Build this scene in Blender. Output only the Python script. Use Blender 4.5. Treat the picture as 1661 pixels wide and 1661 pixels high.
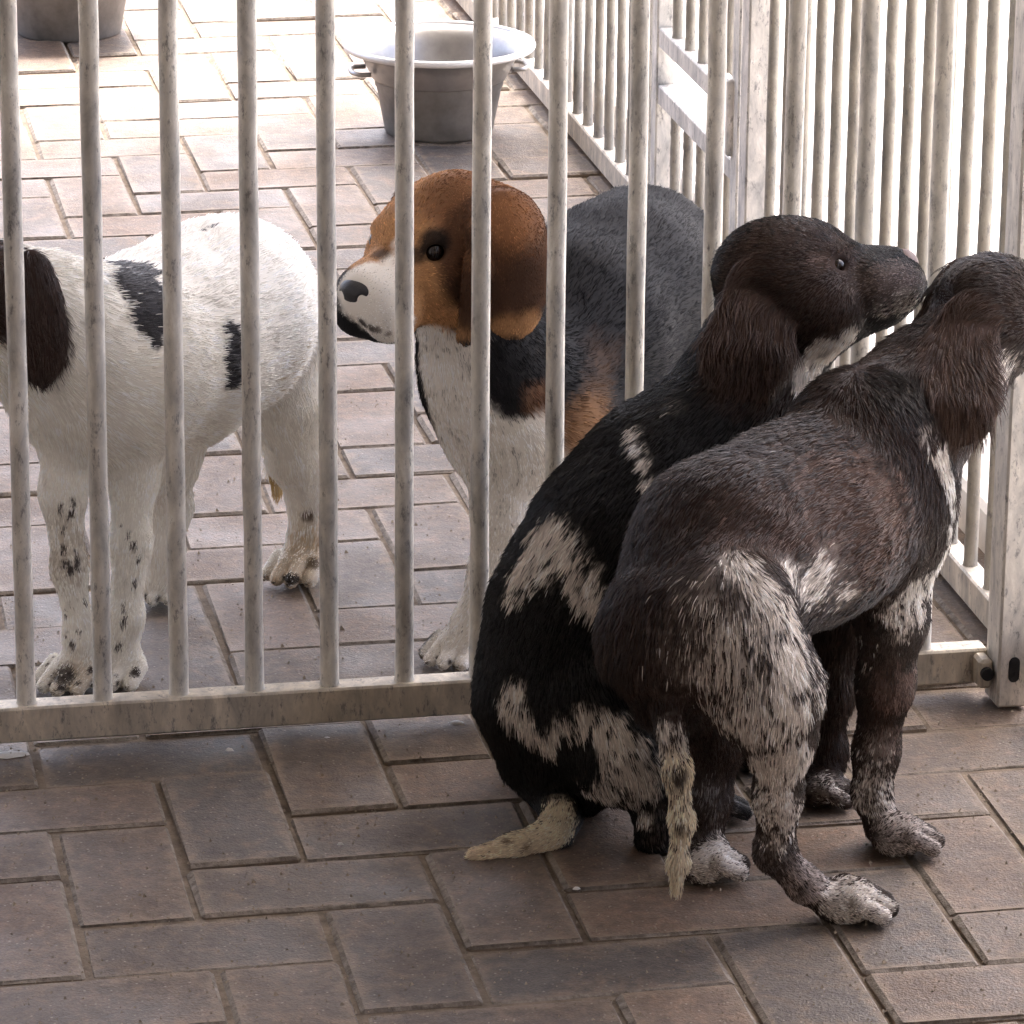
import bpy, math, random
import numpy as np

random.seed(7)
rng = np.random.default_rng(7)
for o in list(bpy.data.objects):
    bpy.data.objects.remove(o)

# ------------------------------------------------------------------ camera
F_PX, PITCH, ROLL, CAM_H = 7237.957, .3277595, .0082906, 1.4771
scene = bpy.context.scene
COL = scene.collection
cp, sp, cr, sr = math.cos(PITCH), math.sin(PITCH), math.cos(ROLL), math.sin(ROLL)
CF = np.array([0, cp, -sp])
_X0, _U0 = np.array([1., 0, 0]), np.array([0, sp, cp])
CX = cr*_X0 + sr*_U0
CU = -sr*_X0 + cr*_U0
CC = np.array([0, 0, CAM_H])
cam_d = bpy.data.cameras.new('camera')
cam = bpy.data.objects.new('camera', cam_d)
COL.objects.link(cam)
cam_d.sensor_width = 36
cam_d.lens = 36*F_PX/1661
cam_d.clip_end = 500
from mathutils import Matrix, Vector
M = Matrix(((CX[0], CU[0], -CF[0], 0), (CX[1], CU[1], -CF[1], 0), (CX[2], CU[2], -CF[2], CAM_H), (0, 0, 0, 1)))
cam.matrix_world = M
scene.camera = cam

# ------------------------------------------------------------------ light
SUN_EL, SUN_AZ = math.radians(62), math.radians(22)      # azimuth from +Y (away from the viewer) towards +X
world = bpy.data.worlds.new('World')
scene.world = world
world.use_nodes = True
wn = world.node_tree
bg = wn.nodes['Background']
sky = wn.nodes.new('ShaderNodeTexSky')
sky.sky_type = 'NISHITA'
sky.sun_disc = False
sky.sun_elevation = SUN_EL
sky.sun_rotation = SUN_AZ
sky.air_density = .55
sky.dust_density = 6.0
sky.ozone_density = .6
bg.inputs['Strength'].default_value = 0.15
wn.links.new(sky.outputs[0], bg.inputs['Color'])
sun_d = bpy.data.lights.new('sun', 'SUN')
sun_d.energy = 1.5
sun_d.angle = math.radians(10)
sun_d.color = (1.0, .95, .88)
sun = bpy.data.objects.new('sun', sun_d)
COL.objects.link(sun)
sd = Vector((math.sin(SUN_AZ)*math.cos(SUN_EL), math.cos(SUN_AZ)*math.cos(SUN_EL), math.sin(SUN_EL)))
sun.rotation_euler = sd.to_track_quat('Z', 'Y').to_euler()
vs = scene.view_settings
vs.view_transform = 'Standard'
vs.look = 'None'
vs.exposure = 3.1
vs.gamma = 1
vs.use_curve_mapping = False
scene.cycles.use_denoising = True
scene.cycles.max_bounces = 8

# ------------------------------------------------------------------ kennel frame: u along the front fence, a away from the viewer
YAW = .193814
EU = np.array([math.cos(YAW), math.sin(YAW), 0])
EA = np.array([-math.sin(YAW), math.cos(YAW), 0])
EZ = np.array([0, 0, 1.])
def K(u, a, z=0.):
    return EU*u + EA*a + EZ*z
FENCE_A, SIDE_U = 3.6916, 1.222

def ray(x, y):
    return CF + CX*(x-830.5)/F_PX - CU*(y-830.5)/F_PX
def gnd(x, y, z=0.):
    d = ray(x, y)
    return CC + d*(z-CAM_H)/d[2]
def at(x, y, Y):
    d = ray(x, y)
    return CC + d*Y/d[1]
def project(W):
    d = np.asarray(W, float) - CC
    z = d @ CF
    return np.stack([830.5+F_PX*(d@CX)/z, 830.5-F_PX*(d@CU)/z, z], -1)
def rpx(r, Y):
    return r*(Y/cp*1.06)/F_PX

# ------------------------------------------------------------------ object helpers
def tag(o, label=None, cat=None, group=None, kind=None):
    if label: o['label'] = label
    if cat: o['category'] = cat
    if group: o['group'] = group
    if kind: o['kind'] = kind
    return o
def empty(name, loc=(0, 0, 0)):
    o = bpy.data.objects.new(name, None)
    o.location = loc
    o.empty_display_size = .05
    COL.objects.link(o)
    return o
def link(name, mesh, mat=None, parent=None, loc=None):
    o = bpy.data.objects.new(name, mesh)
    COL.objects.link(o)
    if mat is not None and not mesh.materials:
        mesh.materials.append(mat)
    if parent is not None:
        o.parent = parent
        o.matrix_parent_inverse = Matrix.Translation(-Vector(parent.location))
    if loc is not None:
        o.location = loc
    return o

class MB:
    def __init__(s):
        s.v, s.f = [], []
    def add(s, v, f):
        n = len(s.v)
        s.v += [tuple(map(float, p)) for p in v]
        s.f += [tuple(i+n for i in q) for q in f]
    def box(s, c, ax, ay, az, b=0.):
        """oriented box: centre and three half-axis vectors; b = bevel (m)"""
        c, ax, ay, az = (np.asarray(t, float) for t in (c, ax, ay, az))
        if b <= 0:
            v = [c+i*ax+j*ay+k*az for i in (-1, 1) for j in (-1, 1) for k in (-1, 1)]
            s.add(v, [(0, 1, 3, 2), (4, 6, 7, 5), (0, 4, 5, 1), (2, 3, 7, 6), (0, 2, 6, 4), (1, 5, 7, 3)])
            return
        la, lb, lc = (np.linalg.norm(t) for t in (ax, ay, az))
        fx, fy, fz = 1-b/la, 1-b/lb, 1-b/lc
        v, ix = [], {}
        for i in (-1, 1):
            for j in (-1, 1):
                for k in (-1, 1):
                    for q, (x, y, z) in enumerate(((i, j*fy, k*fz), (i*fx, j, k*fz), (i*fx, j*fy, k))):
                        ix[i, j, k, q] = len(v)
                        v.append(c+x*ax+y*ay+z*az)
        f = []
        for q, (d1, d2) in enumerate(((1, 2), (0, 2), (0, 1))):
            for sgn in (-1, 1):
                quad = []
                for p, r in ((-1, -1), (1, -1), (1, 1), (-1, 1)):
                    t = [0, 0, 0]; t[q] = sgn; t[d1] = p; t[d2] = r
                    quad.append(ix[t[0], t[1], t[2], q])
                f.append(tuple(quad))
        for q1, q2, e in ((0, 1, 2), (0, 2, 1), (1, 2, 0)):
            for p in (-1, 1):
                for r in (-1, 1):
                    t = [0, 0, 0]; t[q1] = p; t[q2] = r
                    A, B = list(t), list(t)
                    A[e], B[e] = -1, 1
                    f.append((ix[A[0], A[1], A[2], q1], ix[B[0], B[1], B[2], q1], ix[B[0], B[1], B[2], q2], ix[A[0], A[1], A[2], q2]))
        for i in (-1, 1):
            for j in (-1, 1):
                for k in (-1, 1):
                    f.append((ix[i, j, k, 0], ix[i, j, k, 1], ix[i, j, k, 2]))
        s.add(v, f)
    def tube(s, pts, rad, n=12, cap=True):
        pts = [np.asarray(p, float) for p in pts]
        rad = rad if hasattr(rad, '__len__') else [rad]*len(pts)
        v, f = [], []
        ref = None
        for i, p in enumerate(pts):
            t = pts[min(i+1, len(pts)-1)] - pts[max(i-1, 0)]
            t = t/np.linalg.norm(t)
            if ref is None:
                ref = np.cross(t, (1, 0, 0) if abs(t[0]) < .8 else (0, 1, 0))
            ref = ref - t*(ref@t)
            ref = ref/np.linalg.norm(ref)
            b = np.cross(t, ref)
            for k in range(n):
                an = 2*math.pi*k/n
                v.append(p + rad[i]*(math.cos(an)*ref + math.sin(an)*b))
        for i in range(len(pts)-1):
            for k in range(n):
                k2 = (k+1) % n
                f.append((i*n+k, i*n+k2, (i+1)*n+k2, (i+1)*n+k))
        if cap:
            f.append(tuple(range(n))[::-1])
            f.append(tuple((len(pts)-1)*n+k for k in range(n)))
        s.add(v, f)
    def lathe(s, c, prof, n=64):
        v, f = [], []
        for r, z in prof:
            for k in range(n):
                an = 2*math.pi*k/n
                v.append((c[0]+r*math.cos(an), c[1]+r*math.sin(an), c[2]+z))
        for i in range(len(prof)-1):
            for k in range(n):
                k2 = (k+1) % n
                f.append((i*n+k, i*n+k2, (i+1)*n+k2, (i+1)*n+k))
        s.add(v, f)
    def mesh(s, name, smooth=False):
        m = bpy.data.meshes.new(name)
        m.from_pydata(s.v, [], s.f)
        m.update()
        import bmesh
        bm = bmesh.new()
        bm.from_mesh(m)
        bmesh.ops.recalc_face_normals(bm, faces=bm.faces)
        bm.to_mesh(m)
        bm.free()
        if smooth:
            m.shade_smooth()
        return m
    def build(s, name, mat, parent=None, smooth=False):
        return link(name, s.mesh(name, smooth), mat, parent)

# ------------------------------------------------------------------ materials
def material(name):
    m = bpy.data.materials.new(name)
    m.use_nodes = True
    n = m.node_tree
    return m, n, n.nodes['Principled BSDF']
def nd(n, typ, **kw):
    x = n.nodes.new(typ)
    for k, v in kw.items():
        if k.startswith('i_'):
            x.inputs[k[2:].replace('_', ' ')].default_value = v
        else:
            setattr(x, k, v)
    return x
def ramp(n, fac, stops):
    r = n.nodes.new('ShaderNodeValToRGB')
    e = r.color_ramp.elements
    while len(e) < len(stops):
        e.new(.5)
    for q, (p, c) in zip(e, stops):
        q.position = p
        q.color = (*c, 1) if len(c) == 3 else c
    n.links.new(fac, r.inputs[0])
    return r.outputs[0]
def mixc(n, fac, a, b, mode='MIX'):
    x = n.nodes.new('ShaderNodeMix')
    x.data_type = 'RGBA'
    x.blend_type = mode
    for sock, v in ((x.inputs[0], fac), (x.inputs[6], a), (x.inputs[7], b)):
        if hasattr(v, 'links') or hasattr(v, 'is_linked'):
            n.links.new(v, sock)
        elif hasattr(v, '__len__'):
            sock.default_value = (*v, 1)
        else:
            sock.default_value = v
    return x.outputs[2]
def noise(n, vec, scale, detail=3, rough=.6, dist=0):
    x = nd(n, 'ShaderNodeTexNoise', i_Scale=scale, i_Detail=detail, i_Roughness=rough, i_Distortion=dist)
    n.links.new(vec, x.inputs['Vector'])
    return x.outputs['Fac']
def bump(n, bsdf, h, strength=.3, dist=.002):
    b = nd(n, 'ShaderNodeBump', i_Strength=strength, i_Distance=dist)
    n.links.new(h, b.inputs['Height'])
    n.links.new(b.outputs[0], bsdf.inputs['Normal'])
def wpos(n):
    return n.nodes.new('ShaderNodeNewGeometry').outputs['Position']

def nd_scale(n, sock, mul, add):
    x = nd(n, 'ShaderNodeMath', operation='MULTIPLY_ADD')
    n.links.new(sock, x.inputs[0]); x.inputs[1].default_value = mul; x.inputs[2].default_value = add
    return x.outputs[0]
def paver_material(half=None):
    m, n, b = material('concrete paver')
    pos = wpos(n)
    rnd = n.nodes.new('ShaderNodeObjectInfo').outputs['Random']
    base = ramp(n, rnd, [(0, (0.179, 0.113, 0.073)), (.25, (0.131, 0.090, 0.064)), (.5, (0.101, 0.085, 0.073)), (.75, (0.159, 0.108, 0.073)), (1, (0.086, 0.077, 0.073))])
    big = noise(n, pos, 5, 4, .6)
    base = mixc(n, ramp(n, big, [(.35, (0, 0, 0)), (.7, (.5, .5, .5))]), base, (.112, .102, .098))
    dirt = noise(n, pos, 28, 4, .65, .6)
    base = mixc(n, ramp(n, dirt, [(.5, (0, 0, 0)), (.72, (.7, .7, .7))]), base, (.20, .142, .10))
    g = noise(n, pos, 420, 2, .7)
    base = mixc(n, .55, base, ramp(n, g, [(.25, (.35, .35, .35)), (.5, (.5, .5, .5)), (.78, (.9, .87, .82))]), 'OVERLAY')
    md = noise(n, pos, 70, 4, .75, .3)
    base = mixc(n, .6, base, ramp(n, md, [(.3, (.24, .24, .25)), (.5, (.5, .5, .5)), (.70, (.84, .80, .74))]), 'OVERLAY')
    sp_ = nd(n, 'ShaderNodeTexVoronoi', i_Scale=120.)
    n.links.new(pos, sp_.inputs['Vector'])
    base = mixc(n, ramp(n, sp_.outputs['Distance'], [(.07, (.55, .55, .55)), (.16, (0, 0, 0))]), base, (.45, .40, .34))
    if half:                                                # sand and dirt creeping in from the joints
        tc = n.nodes.new('ShaderNodeTexCoord')
        mp = nd(n, 'ShaderNodeMapping')
        mp.vector_type = 'POINT'
        mp.inputs['Rotation'].default_value = (0, 0, -YAW)
        n.links.new(tc.outputs['Object'], mp.inputs['Vector'])
        sx = n.nodes.new('ShaderNodeSeparateXYZ')
        n.links.new(mp.outputs[0], sx.inputs[0])
        ds = []
        for k in (0, 1):
            ab = nd(n, 'ShaderNodeMath', operation='ABSOLUTE'); n.links.new(sx.outputs[k], ab.inputs[0])
            sb = nd(n, 'ShaderNodeMath', operation='SUBTRACT'); sb.inputs[0].default_value = half[k]; n.links.new(ab.outputs[0], sb.inputs[1])
            ds.append(sb.outputs[0])
        mn = nd(n, 'ShaderNodeMath', operation='MINIMUM'); n.links.new(ds[0], mn.inputs[0]); n.links.new(ds[1], mn.inputs[1])
        nz = noise(n, pos, 55, 4, .7)
        sc_ = nd(n, 'ShaderNodeMath', operation='MULTIPLY_ADD'); n.links.new(nz, sc_.inputs[0]); sc_.inputs[1].default_value = -.045; n.links.new(mn.outputs[0], sc_.inputs[2])
        edge = ramp(n, nd_scale(n, sc_.outputs[0], 20., .5), [(.10, (.75, .75, .75)), (.34, (0, 0, 0))])
        base = mixc(n, edge, base, (.255, .195, .14))
    n.links.new(base, b.inputs['Base Color'])
    rr = noise(n, pos, 9, 3, .6)
    n.links.new(ramp(n, rr, [(.3, (.42, .42, .42)), (.7, (.72, .72, .72))]), b.inputs['Roughness'])
    b.inputs['Specular IOR Level'].default_value = .5
    mid = noise(n, pos, 130, 3, .7)
    s = nd(n, 'ShaderNodeMath', operation='ADD')
    n.links.new(g, s.inputs[0]); n.links.new(mid, s.inputs[1])
    bump(n, b, s.outputs[0], .55, .0022)
    return m
def edge_material():
    m, n, b = material('worn paver edge')
    pos = wpos(n)
    c = ramp(n, noise(n, pos, 90, 4, .7), [(.35, (.13, .105, .085)), (.55, (.26, .225, .19)), (.72, (.36, .32, .28))])
    n.links.new(c, b.inputs['Base Color'])
    b.inputs['Roughness'].default_value = .85
    bump(n, b, noise(n, pos, 400, 2, .7), .6, .002)
    return m
def sand_material():
    m, n, b = material('joint sand')
    pos = wpos(n)
    c = ramp(n, noise(n, pos, 60, 5, .7), [(.3, (.10, .075, .055)), (.6, (.24, .19, .14)), (.8, (.30, .25, .20))])
    n.links.new(c, b.inputs['Base Color'])
    b.inputs['Roughness'].default_value = .95
    bump(n, b, noise(n, pos, 500, 2, .7), .6, .002)
    return m
def galv_material(name, tint=(1, 1, 1), dirty=.5):
    m, n, b = material(name)
    pos = wpos(n)
    mp = nd(n, 'ShaderNodeMapping')
    mp.inputs['Scale'].default_value = (1, 1, .38)
    n.links.new(pos, mp.inputs['Vector'])
    v = mp.outputs[0]
    a = noise(n, v, 46, 5, .7, .4)
    col = ramp(n, a, [(.25, (.17, .168, .165)), (.42, (.31, .30, .285)), (.58, (.42, .40, .37)), (.75, (.56, .545, .52))])
    col = mixc(n, 1, col, tint, 'MULTIPLY')
    d = noise(n, v, 14, 4, .65, .3)
    col = mixc(n, ramp(n, d, [(.45, (0, 0, 0)), (.75, (dirty,)*3)]), col, (.33, .28, .215))
    w = noise(n, v, 150, 5, .8, 0)
    col = mixc(n, ramp(n, w, [(.55, (0, 0, 0)), (.66, (.72, .72, .72))]), col, (.12, .118, .125))
    w2 = noise(n, v, 120, 4, .75, 0)
    col = mixc(n, ramp(n, w2, [(.64, (0, 0, 0)), (.74, (.55, .55, .55))]), col, (.70, .70, .72))
    n.links.new(col, b.inputs['Base Color'])
    b.inputs['Metallic'].default_value = .15
    b.inputs['Roughness'].default_value = .55
    bump(n, b, noise(n, pos, 160, 4, .7), .28, .0008)
    return m
def plain(name, col, rough=.6, metal=0., nscale=40, var=.15, bumpd=.001):
    m, n, b = material(name)
    pos = wpos(n)
    f = noise(n, pos, nscale, 4, .65)
    lo = tuple(c*(1-var) for c in col)
    hi = tuple(min(1, c*(1+var)) for c in col)
    n.links.new(ramp(n, f, [(.3, lo), (.7, hi)]), b.inputs['Base Color'])
    b.inputs['Roughness'].default_value = rough
    b.inputs['Metallic'].default_value = metal
    bump(n, b, noise(n, pos, nscale*5, 3, .6), .3, bumpd)
    return m

MAT_PAVER = paver_material()
MAT_PAVER_H = paver_material((.1, .05))
MAT_PAVER_V = paver_material((.05, .1))
MAT_SAND = sand_material()
MAT_EDGE = edge_material()
MAT_BAR = galv_material('galvanised bar', (2.0, 2.02, 2.0), .3)
MAT_SBAR = galv_material('shade-darkened grimy side bar', (.95, .93, .86), .7)  # same galvanised steel, colour darkened to stand for its shadow side
MAT_RAIL = galv_material('dusty galvanised rail', (1.75, 1.65, 1.48), .5)
MAT_POST = galv_material('pale galvanised post', (1.8, 1.8, 1.8), .12)
MAT_DARK = plain('dark hole', (.012, .012, .014), .8)
MAT_CONC = plain('pale concrete', (.68, .65, .61), .85, 0, 12, .18, .003)
MAT_CONC2 = plain('worn mortar patch', (.30, .255, .21), .9, 0, 25, .3, .003)
MAT_ALU = plain('dull aluminium', (.40, .385, .37), .38, .8, 30, .15, .0005)
MAT_RIM = plain('bright worn rim', (.75, .74, .72), .4, .3, 30, .1, .0005)
MAT_TUB = plain('weathered zinc tub', (.26, .245, .225), .5, .45, 22, .3, .001)
MAT_ROOF = plain('corrugated roof underside', (.30, .29, .275), .8, 0, 4, .1)
MAT_WALL = plain('rendered wall', (.34, .31, .27), .85, 0, 6, .12)
MAT_GRIT = plain('sand grit', (.34, .28, .215), .9, 0, 300, .4)
MAT_DROP = plain('white bird dropping', (.75, .74, .72), .8, 0, 200, .1)

# ------------------------------------------------------------------ setting: ground and pavers
g = MB()
g.add([(-120, -60, -.0036), (120, -60, -.0036), (120, 160, -.0036), (-120, 160, -.0036)], [(0, 1, 2, 3)])
ground = tag(g.build('ground', MAT_SAND), kind='structure', label='sandy ground laid with herringbone pavers')

PU, PV = -.621690067, 3.652600630                          # grid origin (u=0, v=0), v towards the viewer
ORG = np.array([PU, PV, 0])
def grid(u, v, z=0.):
    return ORG + .1*u*EU - .1*v*EA + EZ*z
GAP, TH = .0046, .05
def paver_mesh(lu, lv, nm, jit):
    mb = MB()
    mb.box((0, 0, -TH/2), EU*(lu/2-GAP/2), EA*(lv/2-GAP/2), EZ*TH/2, .0028)
    r_ = np.random.default_rng(jit)
    mb.v = [tuple(np.array(p) + np.append(r_.normal(0, .0010, 2), r_.normal(0, .00035))) for p in mb.v]
    m = mb.mesh(nm)
    m.materials.append(MAT_PAVER_H if lu > lv else MAT_PAVER_V)
    m.materials.append(MAT_EDGE)
    for p in m.polygons:
        if abs(p.normal.z) < .9 and p.center.z > -.004:
            p.material_index = 1
    return m
PM = {(k, j): paver_mesh(*((.2, .1) if k == 'h' else (.1, .2)), 'paver', j) for k in 'hv' for j in range(6)}
rest = MB()
npav = 0
cand = []
for ui in range(-14, 46):
    for vi in range(-46, 24):
        q = (ui+vi) % 4
        if q == 0:
            cu, cv, k = ui+.5, vi+1., 'v'
        elif q == 2:
            cu, cv, k = ui+1., vi+.5, 'h'
        else:
            continue
        c = grid(cu, cv)
        if c[1] < .6:
            continue
        x, y, _ = project(c)
        vis = -130 < x < 1790 and -40 < y < 1740 and c[1] > 2.5
        cand.append((cu, cv, k, vis, y))
viscand = sorted([c for c in cand if c[3]], key=lambda c: -c[4])
chosen = set(id(c) for c in viscand[:299])
for c_ in cand:
    cu, cv, k, vis, y = c_
    c = grid(cu, cv)
    tilt = rng.normal(0, .0045, 2)
    dz = rng.normal(0, .0013)
    if id(c_) in chosen:
        o = bpy.data.objects.new('paver', PM[k, int(rng.integers(6))])
        COL.objects.link(o)
        o.parent = ground
        o.location = (c[0], c[1], dz)
        o.rotation_euler = (tilt[0], tilt[1], rng.normal(0, .004))
        npav += 1
    else:
        lu, lv = (.2, .1) if k == 'h' else (.1, .2)
        rest.box((c[0], c[1], -TH/2+dz), EU*(lu/2-GAP/2), EA*(lv/2-GAP/2), EZ*TH/2, .0028)
ro = rest.build('far_pavers', MAT_PAVER, ground)
tag(ro, kind='stuff')
print('PAVERS', npav)

# ------------------------------------------------------------------ unseen canopy roof, carried past the viewer's side to shade the yard
rf = MB()
R_A, R_Z = 7.1, 2.5
v, f = [], []
NR = 120
for i in range(NR+1):
    u = -6 + 8.45*i/NR
    dz = .018*math.cos(i*math.pi)
    for a, z in ((-3.5, R_Z+.55), (R_A, R_Z)):
        v.append(K(u, a, z+dz))
        v.append(K(u, a, z+dz+.004))
for i in range(NR):
    b0, b1 = i*4, i*4+4
    f += [(b0, b1, b1+2, b0+2), (b0+1, b0+3, b1+3, b1+1), (b0+2, b1+2, b1+3, b0+3), (b0, b0+1, b1+1, b1)]
rf.add(v, f)
tag(rf.build('canopy_roof', MAT_ROOF), kind='structure', label='corrugated canopy roof over the front yard, extended to shade it')

# unseen walls added left, right and behind the viewer to block sky light
kw = MB()
kw.box(K(-1.75, 1.3, 1.35), EU*.12, EA*3.9, EZ*1.35)
kw.box(K(1.0, -2.7, 1.35), EU*2.6, EA*.12, EZ*1.35)
kw.box(K(3.1, .0, 1.35), EU*.12, EA*2.6, EZ*1.35)
tag(kw.build('sky_block_walls', MAT_WALL), kind='structure', label='added walls out of view that block sky light')

# ------------------------------------------------------------------ front fence
fence = empty('bar_fence', K(.75, FENCE_A))
tag(fence, 'front fence of upright galvanised bars on a bottom rail, between the puppies', 'fence')
H_F = 1.35
BR = .0084
def bar_mesh(h, r, seed, bend=.0006):
    r_ = np.random.default_rng(seed)
    mb = MB()
    n = 26
    pts = [np.array([r_.normal(0, bend*.4), r_.normal(0, bend*.4), h*i/n]) for i in range(n+1)]
    rr_ = [r*(1+r_.normal(0, .012)) for _ in range(n+1)]
    pts = [pts[0], np.array([0, 0, .003]), np.array([0, 0, .0065])]+pts[1:]
    rr_ = [r*1.42, r*1.25, r*1.04]+rr_[1:]
    mb.tube(pts, rr_, 16)
    return mb.mesh('bar', True)
barm = [bar_mesh(H_F-.045, BR, s) for s in range(4)]
for m in barm: m.materials.append(MAT_BAR)
k0 = -9
for k in range(k0, 13):
    u = .2888 + .0677*k + (.004 if k in (8, 9) else 0) + (.007 if k >= 10 else 0)
    if k >= 13: break
    o = link('bar', barm[k % 4], None, fence)
    o.location = K(u, FENCE_A, .040)
    o.rotation_euler = (random.gauss(0, .0012), random.gauss(0, .0012), random.uniform(0, 6))
mb = MB()
u0, u1 = .2888+.0677*k0-.03, 1.168
mb.box(K((u0+u1)/2, FENCE_A-.001, .0285), EU*(u1-u0)/2, EA*.0125, EZ*.0165, .002)
mb.build('bottom_rail', MAT_RAIL, fence)
mb = MB()
mb.box(K((u0+u1)/2, FENCE_A, H_F), EU*(u1-u0)/2, EA*.012, EZ*.015, .002)
mb.build('top_rail', MAT_RAIL, fence)
for k in (k0, -5):                                  # small feet that carry the rail
    mb = MB()
    mb.box(K(.2888+.0677*k, FENCE_A+.002, .0035), EU*.012, EA*.008, EZ*.0085)
    mb.build('foot', MAT_RAIL, fence)

# corner post with its slotted foot
post = empty('corner_post', K(1.182, 3.66))
tag(post, 'pale galvanised corner post with a slotted foot at the right edge', 'post')
mb = MB()
mb.box(K(1.1818, 3.662, .70), EU*.0148, EA*.020, EZ*.70, .0022)
mb.build('shaft', MAT_POST, post)
for (du, hw) in ((0, .0052),):
    mb = MB()
    mb.tube([K(1.1818, 3.6416, .030), K(1.1818, 3.6412, .030)], .0052, 16)
    mb.box(K(1.1818, 3.6415, .037), EU*.0052, EA*.0003, EZ*.007)
    mb.tube([K(1.1818, 3.6416, .044), K(1.1818, 3.6412, .044)], .0052, 16)
    mb.build('slot', MAT_DARK, post)
mb = MB()
mb.box(K(1.160, 3.668, .028), EU*.0065, EA*.012, EZ*.014, .003)
mb.build('hinge_lug', MAT_RAIL, post)
mb = MB()
mb.tube([K(1.160, 3.650, .030), K(1.160, 3.6556, .030)], .006, 14)
mb.build('bolt', MAT_DARK, post)

# panel that runs from the post towards the viewer, only its first rail end is in view
panel = empty('near_panel', K(1.206, 3.5))
tag(panel, 'end of the next bar panel running from the corner post towards the viewer', 'fence')
mb = MB()
mb.box(K(1.212, 3.17, .052), EU*.009, EA*.47, EZ*.015, .002)
mb.build('bottom_rail', MAT_RAIL, panel)
mb = MB()
mb.box(K(1.212, 3.17, H_F), EU*.009, EA*.47, EZ*.015, .002)
mb.build('top_rail', MAT_RAIL, panel)
for k in range(12):
    o = link('bar', barm[k % 4], None, panel)
    o.location = K(1.226, 3.55-.068*k, .055)
mb = MB()
mb.box(K(1.212, 2.70, .68), EU*.014, EA*.014, EZ*.69, .002)
mb.build('end_post', MAT_POST, panel)

# ------------------------------------------------------------------ side fence with gate
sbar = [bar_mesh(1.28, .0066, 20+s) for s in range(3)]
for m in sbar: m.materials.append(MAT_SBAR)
def side_panel(name, label, a0, a1, first, zr=.024):
    t = empty(name, K(SIDE_U, a0))
    tag(t, label, 'fence')
    mb = MB()
    mb.box(K(SIDE_U, (a0+a1)/2, zr), EU*.011, EA*(a1-a0)/2, EZ*.016, .002)
    mb.build('bottom_rail', MAT_RAIL, t)
    mb = MB()
    mb.box(K(SIDE_U, (a0+a1)/2, H_F), EU*.011, EA*(a1-a0)/2, EZ*.015, .002)
    mb.build('top_rail', MAT_RAIL, t)
    a = first
    k = 0
    while a < a1-.02:
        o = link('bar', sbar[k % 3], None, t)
        o.location = K(SIDE_U, a, zr+.012)
        o.rotation_euler = (0, 0, k)
        a += .0677
        k += 1
    return t
side_panel('side_fence', 'side fence of close upright bars between the corner post and the gate', 3.70, 4.775, 3.782)
side_panel('far_side_fence', 'far side fence of thin bars behind the steel basin', 5.335, 6.9, 5.38)
gate = empty('side_gate', K(SIDE_U, 5.05))
tag(gate, 'barred kennel gate with double lock rail and latch box in the side fence', 'gate')
mb = MB(); mb.box(K(SIDE_U, 4.795, .69), EU*.017, EA*.017, EZ*.69, .002); mb.build('latch_post', MAT_POST, gate)
mb = MB(); mb.box(K(SIDE_U, 5.315, .69), EU*.014, EA*.017, EZ*.69, .002); mb.build('hinge_post', MAT_BAR, gate)
mb = MB(); mb.box(K(SIDE_U, 4.858, .69), EU*.012, EA*.016, EZ*.66, .002); mb.build('stile', MAT_BAR, gate)
mb = MB(); mb.box(K(SIDE_U, 5.275, .69), EU*.012, EA*.014, EZ*.66, .002); mb.build('stile', MAT_BAR, gate)
for z in (.05, .190, .262, 1.33):
    mb = MB(); mb.box(K(SIDE_U, 5.0675, z), EU*.010, EA*.193, EZ*(.0125), .0015); mb.build('rail', MAT_POST, gate)
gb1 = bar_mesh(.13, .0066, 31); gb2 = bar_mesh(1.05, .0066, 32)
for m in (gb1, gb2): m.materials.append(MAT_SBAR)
for k in range(5):
    o = link('bar', gb1, None, gate); o.location = K(SIDE_U, 4.93+.0677*k, .055)
    o = link('bar', gb2, None, gate); o.location = K(SIDE_U, 4.93+.0677*k, .27)
lb = MB(); lb.box(K(SIDE_U-.013, 4.884, .255), EU*.006, EA*.020, EZ*.045, .002); box_o = lb.build('latch_box', MAT_POST, gate)
lh = MB(); lh.box(K(SIDE_U-.0195, 4.886, .243), EU*.0008, EA*.0095, EZ*.012, .0005); lh.build('keyhole', MAT_DARK, box_o)

# low pale kerb beyond the side fence and the wall that closes the yard behind the basin
kb = MB()
kb.box(K(SIDE_U+.11, 4.6, .02), EU*.055, EA*2.9, EZ*.03, .006)
tag(kb.build('kerb', MAT_CONC), kind='structure', label='pale concrete kerb outside the side fence')
og = MB()
og.add([K(SIDE_U+.16, 2.2, .004), K(SIDE_U+9, 2.2, .004), K(SIDE_U+9, 14, .004), K(SIDE_U+.16, 14, .004)], [(0, 1, 2, 3)])
tag(og.build('outer_path', MAT_CONC), kind='structure', label='pale concrete path outside the kennel')
fr = empty('far_rail', K(.7, 6.95))
tag(fr, 'low far rail with short posts behind the steel basin', 'fence')
mb = MB(); mb.box(K(.75, 6.95, .030), EU*.47, EA*.012, EZ*.016, .002); mb.build('bottom_rail', MAT_RAIL, fr)
for k in range(14):
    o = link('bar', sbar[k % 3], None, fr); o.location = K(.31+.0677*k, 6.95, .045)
mb = MB(); mb.box(K(.75, 6.95, H_F), EU*.47, EA*.012, EZ*.016, .002); mb.build('top_rail', MAT_RAIL, fr)

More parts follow.
